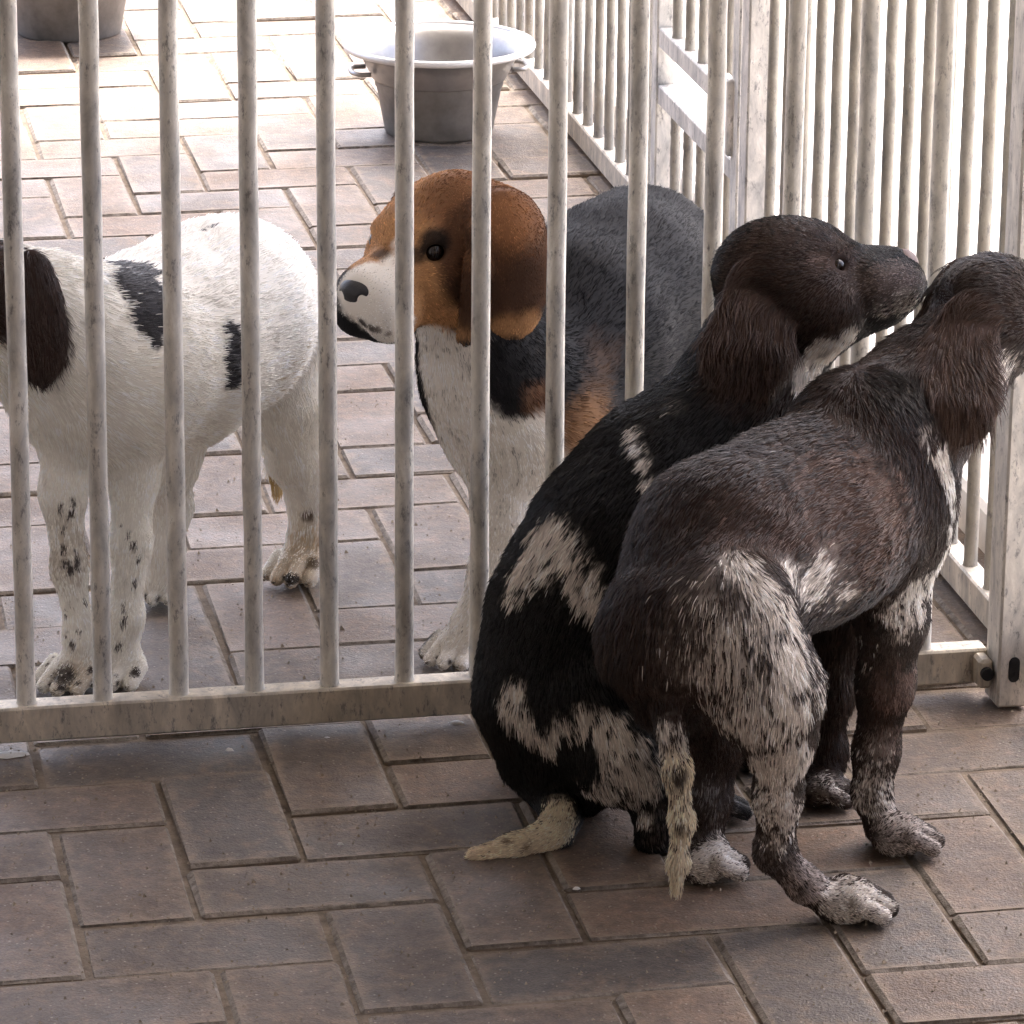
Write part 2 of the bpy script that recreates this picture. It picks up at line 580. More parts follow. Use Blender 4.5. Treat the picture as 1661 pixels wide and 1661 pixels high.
# ------------------------------------------------------------------ basins
def basin(name, label, c, s=1., mat=MAT_ALU, inner=True):
    t = empty(name, c)
    tag(t, label, 'basin')
    prof = [(0, .004), (.062, .004), (.072, .0), (.0745, .004), (.0855, .064), (.0885, .067), (.0885, .074), (.0920, .077), (.1035, .100), (.1075, .109),
            (.1240, .1185), (.1275, .1205), (.1265, .1235), (.1225, .1225), (.1040, .1135), (.0980, .100), (.0860, .070), (.0780, .030), (.070, .012), (0, .010)]
    mb = MB()
    mb.lathe(c, [(r*s*(1+.004*math.sin(i*2.1)), z*s) for i, (r, z) in enumerate(prof[:8])], 72)
    mb.build('container', MAT_TUB if mat is MAT_ALU else mat, t, True)
    mb = MB()
    mb.lathe(c, [(r*s, z*s) for r, z in prof[7:]], 72)
    mb.build('bowl', mat, t, True)
    for sg in (-1, 1):
        d = EU*sg
        hb = MB()
        p0 = np.array(c)+EZ*.088*s
        hb.tube([p0+d*.098*s+EA*.026*s, p0+d*.114*s+EA*.024*s, p0+d*.121*s+EA*.012*s, p0+d*.122*s, p0+d*.121*s-EA*.012*s, p0+d*.114*s-EA*.024*s, p0+d*.098*s-EA*.026*s], .0034*s, 8)
        hb.build('handle', mat, t, True)
    rb = MB()
    n = 72
    rb.tube([np.array(c)+np.array([.1272*s*math.cos(2*math.pi*k/n), .1272*s*math.sin(2*math.pi*k/n),   .1215*s]) for k in range(n+1)], .0050*s, 8, False)
    rb.build('rim', MAT_RIM if mat is MAT_ALU else mat, t, True)
    return t
basin('metal_basin', 'grey metal basin with a wide bright rim by the side fence', gnd(712, 212), 1.0)
basin('zinc_tub', 'dark weathered tub at the top left edge, cut off by the frame', gnd(112, 52), 1.05, MAT_TUB)

# droppings and small pebbles
for i, (x, y, r) in enumerate(((18, 1222, .012), (530, 1197, .006), (742, 1172, .007), (712, 622, .008), (935, 1440, .0025), (552, 1368, .003), (372, 1215, .004))):
    p = gnd(x, y, .002)
    mb = MB()
    ring = []
    for k in range(11):
        an = 2*math.pi*k/11
        rr = r*random.uniform(.6, 1.15)
        ring.append((p[0]+rr*math.cos(an)*1.3, p[1]+rr*math.sin(an)*.8, .0008))
    top = [(p[0]+(q[0]-p[0])*.6, p[1]+(q[1]-p[1])*.6, .0026) for q in ring]
    mb.add(ring+top+[(p[0], p[1], .003)], [(k, (k+1) % 11, 11+(k+1) % 11, 11+k) for k in range(11)]+[(11+k, 11+(k+1) % 11, 22) for k in range(11)])
    o = mb.build('bird_dropping', MAT_DROP, None, True)
    tag(o, ['white splash of bird dropping at the left edge before the rail', 'pale dropping on the paver under the rail', "pale dropping beside the sitting dog's back", "white dropping on the pavers below the beagle's chin", 'tiny pale speck on the paver near the squatting dog', 'small pale speck on the paver left of the tail', 'small pale mark on the paver under the left rail'][i], 'dropping', 'bird droppings on the pavers')
# loose grit on the pavers, thickest along the joints
gm = MB()
for i in range(4200):
    x, y = rng.uniform(-60, 1720), rng.uniform(620, 1700)
    p = gnd(x, y)
    r = abs(rng.normal(.0007, .0006))+.0003
    q = [p+np.array(t)*r*rng.uniform(.6, 1.3, 3) for t in ((1, 0, 0), (-.5, .87, 0), (-.5, -.87, 0), (0, 0, 1.2))]
    z0 = rng.uniform(.0005, .0025)
    gm.add([t+EZ*z0 for t in q], [(0, 1, 3), (1, 2, 3), (2, 0, 3), (0, 2, 1)])
tag(gm.build('grit', MAT_GRIT), 'fine pale grit scattered over the pavers', 'grit', kind='stuff')
#DOGS#
# ------------------------------------------------------------------ dogs: implicit bodies, meshed with surface nets
def nrm(v):
    v = np.asarray(v, float)
    return v/np.maximum(np.linalg.norm(v, axis=-1, keepdims=True), 1e-9)
def hash3(i, seed):
    i = i.astype(np.int64)
    h = (i[..., 0]*73856093) ^ (i[..., 1]*19349663) ^ (i[..., 2]*83492791) ^ (seed*2654435761 % (1 << 31))
    h = (h ^ (h >> 13))*1274126177 & 0x7fffffff
    h = (h ^ (h >> 16))*69069 & 0x7fffffff
    return (h & 0xffffff)/float(0xffffff)
def vnoise(p, scale, seed=0):
    q = np.asarray(p)*scale
    i = np.floor(q)
    t = q-i
    t = t*t*(3-2*t)
    out = 0
    for a in (0, 1):
        for b in (0, 1):
            for c in (0, 1):
                w = (t[..., 0] if a else 1-t[..., 0])*(t[..., 1] if b else 1-t[..., 1])*(t[..., 2] if c else 1-t[..., 2])
                out = out + w*hash3(i+np.array([a, b, c]), seed)
    return out
def fbm(p, scale, seed=0):
    return (vnoise(p, scale, seed)*.55+vnoise(p, scale*2.1, seed+1)*.3+vnoise(p, scale*4.3, seed+2)*.15)

class Dog:
    def __init__(s, res=.0022):
        s.prims, s.res, s.bare = [], res, []
    def cone(s, a, b, r1, r2, k=.018, fur=.010, flow=None, flat=None, sub=False):
        """tapered capsule a->b; flat=(axis, factor) squashes it along a world axis; fur lies along a->b unless flow is given"""
        a, b = np.asarray(a, float), np.asarray(b, float)
        s.prims.append(dict(t='c', a=a, b=b, r1=r1, r2=r2, k=k, fur=fur, flow=nrm(b-a) if flow is None else nrm(flow), flat=flat, sub=sub))
    def ell(s, c, axes, rad, k=.012, fur=.010, flow=(0, 0, -1), sub=False):
        s.prims.append(dict(t='e', c=np.asarray(c, float), ax=np.array([nrm(q) for q in axes]), rad=np.array(rad, float), k=k, fur=fur, flow=nrm(flow), sub=sub))
    def chain(s, pts, k=.018, fur=.010, flow=None):
        """pts: (px, py, Y, radius px): joints read off the picture, each at its own distance"""
        P = [(at(x, y, Y), rpx(r, Y)) for x, y, Y, r in pts]
        for (a, ra), (b, rb) in zip(P[:-1], P[1:]):
            s.cone(a, b, ra, rb, k, fur, flow)
        return P
    def dist(s, q, P):
        if q['t'] == 'c':
            a, ab = q['a'], q['b']-q['a']
            d = P-a
            t = np.clip((d@ab)/max(ab@ab, 1e-12), 0, 1)
            e = d-t[..., None]*ab
            if q['flat'] is not None:
                ax, fac = q['flat']
                ax = nrm(ax)
                e = e+(e@ax)[..., None]*ax*(1/fac-1)
            return np.linalg.norm(e, axis=-1)-(q['r1']+t*(q['r2']-q['r1']))
        d = (P-q['c'])@q['ax'].T
        k0 = np.linalg.norm(d/q['rad'], axis=-1)
        k1 = np.linalg.norm(d/q['rad']**2, axis=-1)
        return k0*(k0-1)/np.maximum(k1, 1e-9)
    def bbox(s, q):
        if q['t'] == 'c':
            r = max(q['r1'], q['r2'])
            return np.minimum(q['a'], q['b'])-r, np.maximum(q['a'], q['b'])+r
        r = max(q['rad'])
        return q['c']-r, q['c']+r
    def mesh_arrays(s):
        B = [s.bbox(q) for q in s.prims if not q['sub']]
        lo = np.min([b[0] for b in B], 0)-.02
        hi = np.max([b[1] for b in B], 0)+.02
        lo[2] = max(lo[2], -.012)
        h = s.res
        n = np.ceil((hi-lo)/h).astype(int)+1
        F = np.full(n, .05, np.float32)
        ax = [lo[i]+h*np.arange(n[i]) for i in range(3)]
        for q in s.prims:
            if not q['sub'] and q['t'] == 'c':
                sh = min(q['fur']*.32, q['r2']*.3)
                q['r1'] -= sh; q['r2'] -= sh
            b0, b1 = s.bbox(q)
            m = .03+q['k']
            i0 = np.clip(np.floor((b0-m-lo)/h).astype(int), 0, n-1)
            i1 = np.clip(np.ceil((b1+m-lo)/h).astype(int)+1, 1, n)
            sl = tuple(slice(a, b) for a, b in zip(i0, i1))
            G = np.stack(np.meshgrid(*[ax[i][sl[i]] for i in range(3)], indexing='ij'), -1)
            d = s.dist(q, G)
            f = F[sl]
            k = q['k']
            if q['sub']:
                hh = np.clip(.5-.5*(f+d)/k, 0, 1)
                F[sl] = f*(1-hh)+(-d)*hh+k*hh*(1-hh)
            else:
                hh = np.clip(.5+.5*(f-d)/k, 0, 1)
                F[sl] = f*(1-hh)+d*hh-k*hh*(1-hh)
        # flat soles: nothing below the ground
        zz = ax[2][None, None, :]
        F = np.maximum(F, (.001-zz).astype(np.float32))
        # --- surface nets
        sgn = F < 0
        cs = [slice(0, -1), slice(1, None)]
        cnt = np.zeros(n-1, np.int8)
        for i in range(2):
            for j in range(2):
                for k in range(2):
                    cnt += sgn[cs[i], cs[j], cs[k]]
        act = (cnt > 0) & (cnt < 8)
        idx = np.full(n-1, -1, np.int64)
        cells = np.argwhere(act)
        idx[act] = np.arange(len(cells))
        acc = np.zeros((len(cells), 3))
        num = np.zeros(len(cells))
        for e in range(3):
            o1, o2 = [k for k in range(3) if k != e]
            for p in (0, 1):
                for q in (0, 1):
                    off = np.zeros(3, int); off[o1] = p; off[o2] = q
                    A = cells+off
                    Bc = A.copy(); Bc[:, e] += 1
                    fa, fb = F[tuple(A.T)], F[tuple(Bc.T)]
                    c = (fa < 0) != (fb < 0)
                    t = np.where(c, fa/np.where(fa == fb, 1, fa-fb), 0)
                    pos = off.astype(float)+np.zeros((len(cells), 3))
                    pos[:, e] = t
                    acc += np.where(c[:, None], pos, 0)
                    num += c
        V = lo+h*(cells+acc/num[:, None])
        faces = []
        for e in range(3):
            o1, o2 = (e+1) % 3, (e+2) % 3
            sl0 = [slice(None)]*3; sl1 = [slice(None)]*3
            sl0[e] = slice(0, -1); sl1[e] = slice(1, None)
            a, b = sgn[tuple(sl0)], sgn[tuple(sl1)]
            for flip, msk in ((False, a & ~b), (True, ~a & b)):
                E_ = np.argwhere(msk)
                ok = (E_[:, o1] > 0) & (E_[:, o2] > 0) & (E_[:, o1] < n[o1]-1) & (E_[:, o2] < n[o2]-1)
                E_ = E_[ok]
                qd = []
                for p, q in ((0, 0), (-1, 0), (-1, -1), (0, -1)):
                    t = E_.copy(); t[:, o1] += p; t[:, o2] += q
                    qd.append(idx[tuple(t.T)])
                qd = np.stack(qd, -1)
                faces.append(qd[:, ::-1] if flip else qd)
        faces = np.concatenate(faces)
        faces = faces[(faces >= 0).all(1)][:, ::-1]
        # gentle smoothing and gradient normals
        def grad(P):
            g = np.clip((P-lo)/h, 1, n-2.001)
            i = np.floor(g).astype(int); t = g-i
            def smp(j):
                j = np.clip(j, 0, n-2)
                o = 0
                for a in (0, 1):
                    for b in (0, 1):
                        for c in (0, 1):
                            w = (t[:, 0] if a else 1-t[:, 0])*(t[:, 1] if b else 1-t[:, 1])*(t[:, 2] if c else 1-t[:, 2])
                            o = o+w*F[j[:, 0]+a, j[:, 1]+b, j[:, 2]+c]
                return o
            G = np.stack([smp(i+d)-smp(i-d) for d in np.eye(3, dtype=int)], -1)
            return nrm(G)
        N = grad(V)
        return V, faces, N
    def flow(s, V, N):
        W = np.zeros(len(V)); D = np.zeros((len(V), 3)); L = np.zeros(len(V))
        for q in s.prims:
            if q['sub']: continue
            b0, b1 = s.bbox(q)
            near = np.where(((V > b0-.03) & (V < b1+.03)).all(1))[0]
            if not len(near): continue
            d = s.dist(q, V[near])
            w = np.exp(-np.clip(d+.004, 0, 1)/.005)+1e-6
            W[near] += w
            D[near] += w[:, None]*q['flow']
            L[near] += w*q['fur']
        D = D/np.maximum(W, 1e-9)[:, None]
        D = D-N*(D*N).sum(1, keepdims=True)
        return nrm(D+1e-6), L/np.maximum(W, 1e-9)

def head(d, c, fwd, L, up=(0, 0, 1), fur=.006, muz=1., flew=1., cheek=1., eyes=.042, ely=.165):
    """head in its own frame: x forward, y left, z up, unit = head length L; returns a point function"""
    f = nrm(fwd)
    y = nrm(np.cross(up, f))
    z = np.cross(f, y)
    c = np.asarray(c, float)
    def P(a, b, e):
        return c+L*(a*f+b*y+e*z)
    ax = (f, y, z)
    d.ell(P(-.02, 0, .02), ax, (L*.31, L*.245, L*.245), .02, fur, -f+.2*z)                    # skull
    d.ell(P(.12, 0, .03), ax, (L*.20, L*.19, L*.17), .015, fur*.7, -f)                         # brow
    for s_ in (-1, 1):
        d.cone(P(.16, s_*.10, .075), P(.21, s_*.135, .090), L*.070, L*.045, .012, fur*.6, -f)    # brow ridge
        d.ell(P(.08, s_*.125, -.11), ax, (L*.19*cheek, L*.125*cheek, L*.145*cheek), .02, fur, -f-.6*z)           # cheek
        d.ell(P(.49*muz, s_*.058*flew, -.135-.03*(flew-1)), ax, (L*.165, L*.078*flew, L*.108*flew), .010, fur*.5, -f-.5*z)      # flews
    d.cone(P(.20, 0, -.03), P(.58*muz, 0, -.055), L*.135, L*.090*(.5+.5*flew), .018, fur*.5, -f)                # muzzle bridge
    d.cone(P(.06, 0, -.20), P(.48*muz, 0, -.215-.05*(flew-1)), L*.12*cheek, L*.058*flew, .012, fur*.6, -f-.3*z)           # jaw
    d.ell(P(.615*muz, 0, -.055), ax, (L*.07, L*.068, L*.058), .006, .002, -f)                     # nose pad base
    for s_ in (-1, 1):
        d.cone(P(.155, s_*(ely+.021), .055), P(.235, s_*(ely-.003), .088), L*.016, L*.014, .003, .002, -f)
        d.cone(P(.235, s_*(ely-.003), .088), P(.288, s_*(ely-.031), .050), L*.020, L*.014, .004, .002, -f)
        d.cone(P(.160, s_*(ely+.021), .020), P(.272, s_*(ely-.023), .010), L*.014, L*.012, .003, .002, -f)
    for s_ in (-1, 1):
        d.bare.append((P(.228, s_*(ely+.007), .047), L*eyes*1.25))
        d.ell(P(.240, s_*(ely+.021), .048), ax, (L*eyes*1.05, L*eyes*.75, L*eyes*.8), .005, .003, -f, sub=True)   # eye sockets
    d.bare.append((P(.640*muz, 0, -.05), L*.085))
    P.ax = ax
    return P
def paw(d, c, fwd, s=.021, fur=.005):
    f = nrm(np.array([fwd[0], fwd[1], 0.]))
    l = np.array([-f[1], f[0], 0])
    c = np.array([c[0], c[1], 0.])
    d.ell(c+EZ*s*.75-f*s*.35, (f, l, EZ), (s*1.05, s*.92, s*.80), .010, min(fur, .003), f)
    for i, (b, x) in enumerate(((-.92, .50), (-.32, .95), (.32, .95), (.92, .50))):
        p0 = c+f*s*(x-.70)+l*b*s*.98+EZ*s*.95
        p1 = c+f*s*(x+.12)+l*b*s*1.08+EZ*s*.46
        d.cone(p0, p1, s*.38, s*.34, .0012, .0024, f)
        d.__dict__.setdefault('specks', []).append((p1+f*s*.34-EZ*s*.10, s*.13, (.03, .024, .02)))
        d.__dict__['specks'].append((c+f*s*(x+.05)+l*(b+.30)*s*1.05+EZ*s*.55, s*.13, (.05, .04, .035))) if i < 3 else None  # dark dots painted between the toes in place of crease shade

def eye_mesh(parent, c, r, mat, fwd):
    mb = MB()
    prof = [(r*math.sin(math.pi*i/14)+1e-5, -r*math.cos(math.pi*i/14)) for i in range(15)]
    mb.lathe((0, 0, 0), prof, 22)
    o = mb.build('eye', mat, parent, True)
    o.location = c
    return o

def hair_mat(name, rough=.45, spec=.20):
    m, n, b = material(name)
    a = nd(n, 'ShaderNodeAttribute', attribute_name='col')
    n.links.new(a.outputs['Color'], b.inputs['Base Color'])
    b.inputs['Roughness'].default_value = rough
    b.inputs['Specular IOR Level'].default_value = spec
    return m
MAT_FUR = hair_mat('fur strands', .30, .36)
MAT_FUR_SHORT = hair_mat('short matt fur', .5, .07)
MAT_SKIN = hair_mat('fur undercoat', .75)
def eye_material(name, col):
    m, n, b = material(name)
    b.inputs['Base Color'].default_value = (*col, 1)
    b.inputs['Roughness'].default_value = .12
    b.inputs['Specular IOR Level'].default_value = .4
    return m
MAT_EYE = eye_material('dark wet eye', (.012, .006, .004))
MAT_NOSE_BLACK = plain('black nose leather', (.016, .015, .019), .38, 0, 300, .2, .0012)
MAT_NOSE_LIVER = plain('liver nose leather', (.12, .062, .054), .42, 0, 300, .2, .0012)
MAT_CLAW = plain('dark claw', (.03, .025, .02), .4)

def smooth01(x):
    x = np.clip(x, 0, 1)
    return x*x*(3-2*x)
def finish(d, name, label, loc, base, blobs, nfur, seed, clump=.35, lift=.30, wav=.35, shade=.25, rad=.00036, groups=None, fmat=None, blend=False):
    """mesh + markings + fur. blobs: (px, py, r_px, rgb, amount, softness_px, ragged_px[, Y]) painted in order onto the coat"""
    V, Fc, N = d.mesh_arrays()
    flow, flen = d.flow(V, N)
    pj = project(V)
    facing = ((CC-V)*N).sum(1) > 0
    r_ = np.random.default_rng(seed)
    centres = []
    for b in blobs:
        if len(b) > 7 and b[7] is not None:
            centres.append(at(b[0], b[1], b[7])); continue
        dd = np.hypot(pj[:, 0]-b[0], pj[:, 1]-b[1])
        near = np.where((dd < 14) & facing)[0]
        if not len(near):
            near = np.argsort(dd)[:40]
        centres.append(V[near[np.argmin(pj[near, 2])]])
    tints = [q for q in d.prims if q.get('tint') is not None]
    def paint(P, strand):
        ns = len(P)
        if callable(base):
            col = base(P).copy()
        else:
            col = np.tile(np.array(base, float), (ns, 1))
        rag = fbm(P, 70, seed)-.5
        rag2 = vnoise(P, 330, seed+9)-.5
        u = np.clip((vnoise(P, 150, seed+3)-.5)*1.5+.5, 0, 1) if strand is None else strand
        for b, c in zip(blobs, centres):
            Yc = c[1]
            r0, so, ra = rpx(b[2], Yc), rpx(b[5], Yc), rpx(b[6], Yc)
            dist = np.linalg.norm(P-c, axis=1)
            m = smooth01(.5+(r0-dist+rag*2*ra+rag2*ra*.9)/max(so, 1e-5))*b[4]
            if strand is None or blend:
                col = col*(1-m[:, None])+np.array(b[3])*m[:, None]
            else:
                col = np.where((u < m)[:, None], np.array(b[3]), col)
        for q in tints:
            m = smooth01((.009-d.dist(q, P))/.006)[:, None]
            col = col*(1-m)+np.array(q['tint'])*m
        for c, r0, rgb in getattr(d, 'specks', ()):
            m = smooth01(1.5-np.linalg.norm(P-c, axis=1)/r0)[:, None]
            col = col*(1-m)+np.array(rgb)*m
        return col
    col = paint(V, None)
    root = empty(name, loc)
    tag(root, label, 'dog', groups)
    me = bpy.data.meshes.new(name+'_body')
    me.vertices.add(len(V)); me.vertices.foreach_set('co', V.ravel())
    me.loops.add(Fc.size); me.loops.foreach_set('vertex_index', Fc.ravel().astype(np.int32))
    me.polygons.add(len(Fc))
    me.polygons.foreach_set('loop_start', np.arange(0, Fc.size, 4, dtype=np.int32))
    me.polygons.foreach_set('loop_total', np.full(len(Fc), 4, np.int32))
    me.update(calc_edges=True)
    me.validate()
    ca = me.color_attributes.new('col', 'FLOAT_COLOR', 'POINT')
    ca.data.foreach_set('color', np.concatenate([col*.85, np.ones((len(V), 1))], 1).astype(np.float32).ravel())
    me.shade_smooth()
    body = link('body', me, MAT_SKIN, root)
    # ---- fur
    q = V[Fc]
    ar = .5*np.linalg.norm(np.cross(q[:, 2]-q[:, 0], q[:, 3]-q[:, 1]), axis=1)
    fm = flen[Fc].mean(1)
    cen = q.mean(1)
    vis_ = ((CC-cen)*N[Fc[:, 0]]).sum(1) > -.25*np.linalg.norm(CC-cen, axis=1)
    w = ar*np.clip((.008/np.maximum(fm, .001))**.8, .5, 2.6)*np.where(vis_, 1, .45)
    for c_, r0 in d.bare:
        w = np.where(np.linalg.norm(cen-c_, axis=1) < r0, 0, w)
    pick = r_.choice(len(Fc), nfur, p=w/w.sum())
    s, t = r_.random(nfur), r_.random(nfur)
    W4 = np.stack([(1-s)*(1-t), s*(1-t), s*t, (1-s)*t], 1)[..., None]
    ip = Fc[pick]
    p0 = (V[ip]*W4).sum(1); n0 = nrm((N[ip]*W4).sum(1)); f0 = nrm((flow[ip]*W4).sum(1)); L0 = (flen[ip]*W4[..., 0]).sum(1)
    # clumps: neighbouring strands share direction and colour
    warp = np.stack([vnoise(p0, 95, seed+20+i)-.5 for i in range(3)], 1)*.55+np.stack([vnoise(p0, 210, seed+30+i)-.5 for i in range(3)], 1)*.8
    warp2 = np.stack([vnoise(p0, 60, seed+40+i)-.5 for i in range(3)], 1)
    longf = np.clip((L0-.006)/.012, 0, 1)[:, None]
    short = np.clip((.0075-L0)/.005, 0, 1)[:, None]
    dirn = f0+n0*(lift+.22*short+.08*r_.normal(size=(nfur, 1)))+warp*clump*(.8+longf)+r_.normal(0, .06, (nfur, 3))
    dirn = nrm(dirn)
    Ls = L0*(.65+.6*r_.random(nfur))
    K5 = 5
    pts = np.zeros((nfur, K5, 3))
    pts[:, 0] = p0-n0*.0003
    cur = dirn.copy()
    for k in range(1, K5):
        pts[:, k] = pts[:, k-1]+cur*(Ls/(K5-1))[:, None]
        ph = np.sin(k*1.7+6.28*vnoise(p0, 45, seed+50))[:, None]
        cur = nrm(cur+.10*f0-.03*n0*(1-longf)*(1-short)-np.array([0, 0, .20])*longf+warp2*wav*2.2*longf*ph)
    pts[..., 2] = np.maximum(pts[..., 2], .0006)
    # colour of each strand
    stretched = p0-f0*((p0*f0).sum(1, keepdims=True))*.0
    pc = p0-V.mean(0)
    pst = pc-f0*((pc*f0).sum(1, keepdims=True))*.62
    cl = .5*vnoise(pst, 220, seed+3)+.5*vnoise(pst, 400, seed+4)
    u = np.clip((.82*(cl-.5)*1.9+.18*(r_.random(nfur)-.5)*1.5)+.5, 0, 1)
    sc = paint(p0-f0*.003*r_.random((nfur, 1)), u)
    st2 = .5*vnoise(pst, 130, seed+60)+.5*vnoise(pst, 300, seed+61)
    br = 1+shade*(r_.random((nfur, 1))-.5)*.9+shade*(st2[:, None]-.5)*3.2
    br = np.maximum(br, .25)
    sc = np.clip(sc*br, .002, .95)
    cu = bpy.data.hair_curves.new(name+'_fur')
    cu.add_curves([K5]*nfur)
    cu.attributes['position'].data.foreach_set('vector', pts.astype(np.float32).ravel())
    ra = cu.attributes.get('radius') or cu.attributes.new('radius', 'FLOAT', 'POINT')
    prof = np.array([1, 1, .85, .6, .2])*rad
    ra.data.foreach_set('value', np.tile(prof, nfur).astype(np.float32))
    at_ = cu.attributes.new('col', 'FLOAT_COLOR', 'CURVE')
    at_.data.foreach_set('color', np.concatenate([sc, np.ones((nfur, 1))], 1).astype(np.float32).ravel())
    cu.materials.append(fmat or MAT_FUR)
    fo = bpy.data.objects.new('fur', cu)
    COL.objects.link(fo)
    fo.parent = root
    fo.matrix_parent_inverse = Matrix.Translation(-Vector(root.location))
    print(name, len(V), nfur)
    return root, body
def head_parts(root, P, L, nose_mat, muz=1., eye_r=.034, eyes=(-1, 1), ns=1., ely=.165):
    for s_ in eyes:
        eye_mesh(root, Vector(P(.218, s_*ely, .047))-Vector(root.location)*0, L*eye_r, MAT_EYE, None)
    f, y, z = P.ax
    # nose leather: rounded wedge with two nostrils
    nd_ = Dog(.0011)
    nd_.ell(P(.640*muz, 0, -.042), (f, y, z), (L*.052*ns, L*.072*ns, L*.052*ns), .004)
    nd_.ell(P(.625*muz, 0, -.085), (f, y, z), (L*.045*ns, L*.044*ns, L*.050*ns), .006)
    for s_ in (-1, 1):
        nd_.ell(P((.640+.030*ns)*muz, s_*.042*ns, -.052), (f, y, z), (L*.026*ns, L*.013*ns, L*.014*ns), .0025, sub=True)
    V, Fc, N = nd_.mesh_arrays()
    m = bpy.data.meshes.new('nose')
    m.from_pydata([tuple(v) for v in V], [], [tuple(map(int, q)) for q in Fc])
    m.shade_smooth()
    link('nose', m, nose_mat, root)

WHITE = (.90, .86, .80)
CREAM = (.90, .79, .61)

# ================================================================== dog: brown roan, squatting in front
d = Dog()
BR_ = (.036, .021, .016)
d.chain([(1392, 710, 3.50, 112), (1400, 825, 3.50, 130), (1300, 850, 3.44, 152), (1185, 900, 3.38, 150), (1110, 1010, 3.325, 128)], .03, .009)
d.cone(at(1420, 800, 3.50), at(1440, 890, 3.52), rpx(118, 3.5), rpx(78, 3.5), .02, .010, (0, 0, -1))        # brisket
d.chain([(1075, 1060, 3.31, 100), (1085, 1130, 3.31, 62)], .03, .012)                                       # rump
hd4 = nrm((.55, .83, 0))
# right hind leg
d.chain([(1180, 1000, 3.285, 108), (1242, 1120, 3.275, 84), (1264, 1200, 3.275, 56)], .028, .010, (0, 0, -1))
d.chain([(1266, 1190, 3.275, 52), (1262, 1290, 3.285, 36), (1258, 1378, 3.300, 31)], .014, .0045)
d.chain([(1256, 1384, 3.300, 32), (1305, 1434, 3.312, 27), (1355, 1467, 3.325, 28)], .012, .004)
paw(d, gnd(1390, 1490), (.9, .18, 0), .0235)
# left hind leg
d.chain([(1110, 1060, 3.40, 90), (1160, 1180, 3.43, 55), (1140, 1300, 3.42, 38), (1130, 1370, 3.415, 34), (1145, 1385, 3.415, 32)], .02, .006)
paw(d, gnd(1153, 1424), (.45, .25, 0), .0230)
# tail
d.chain([(1084, 1150, 3.275, 30), (1098, 1250, 3.250, 23), (1106, 1330, 3.250, 20), (1100, 1400, 3.252, 17), (1097, 1445, 3.255, 12)], .010, .006)
rs = np.random.default_rng(3)
d.specks += [(at(rs.uniform(1080, 1125), rs.uniform(1240, 1420), 3.238), rs.uniform(.003, .006), (.06, .045, .035)) for _ in range(12)]
# front legs
d.chain([(1436, 890, 3.485, 86), (1446, 1000, 3.470, 54), (1436, 1110, 3.475, 42), (1421, 1220, 3.482, 33), (1414, 1285, 3.482, 28), (1430, 1342, 3.482, 29)], .016, .0045)
paw(d, gnd(1470, 1382), (.85, .30, 0), .0225)
d.chain([(1400, 880, 3.56, 80), (1365, 1000, 3.585, 45), (1348, 1120, 3.59, 35), (1340, 1220, 3.59, 29), (1338, 1262, 3.588, 28)], .02, .009)
paw(d, gnd(1338, 1304), (.55, .10, 0), .021)
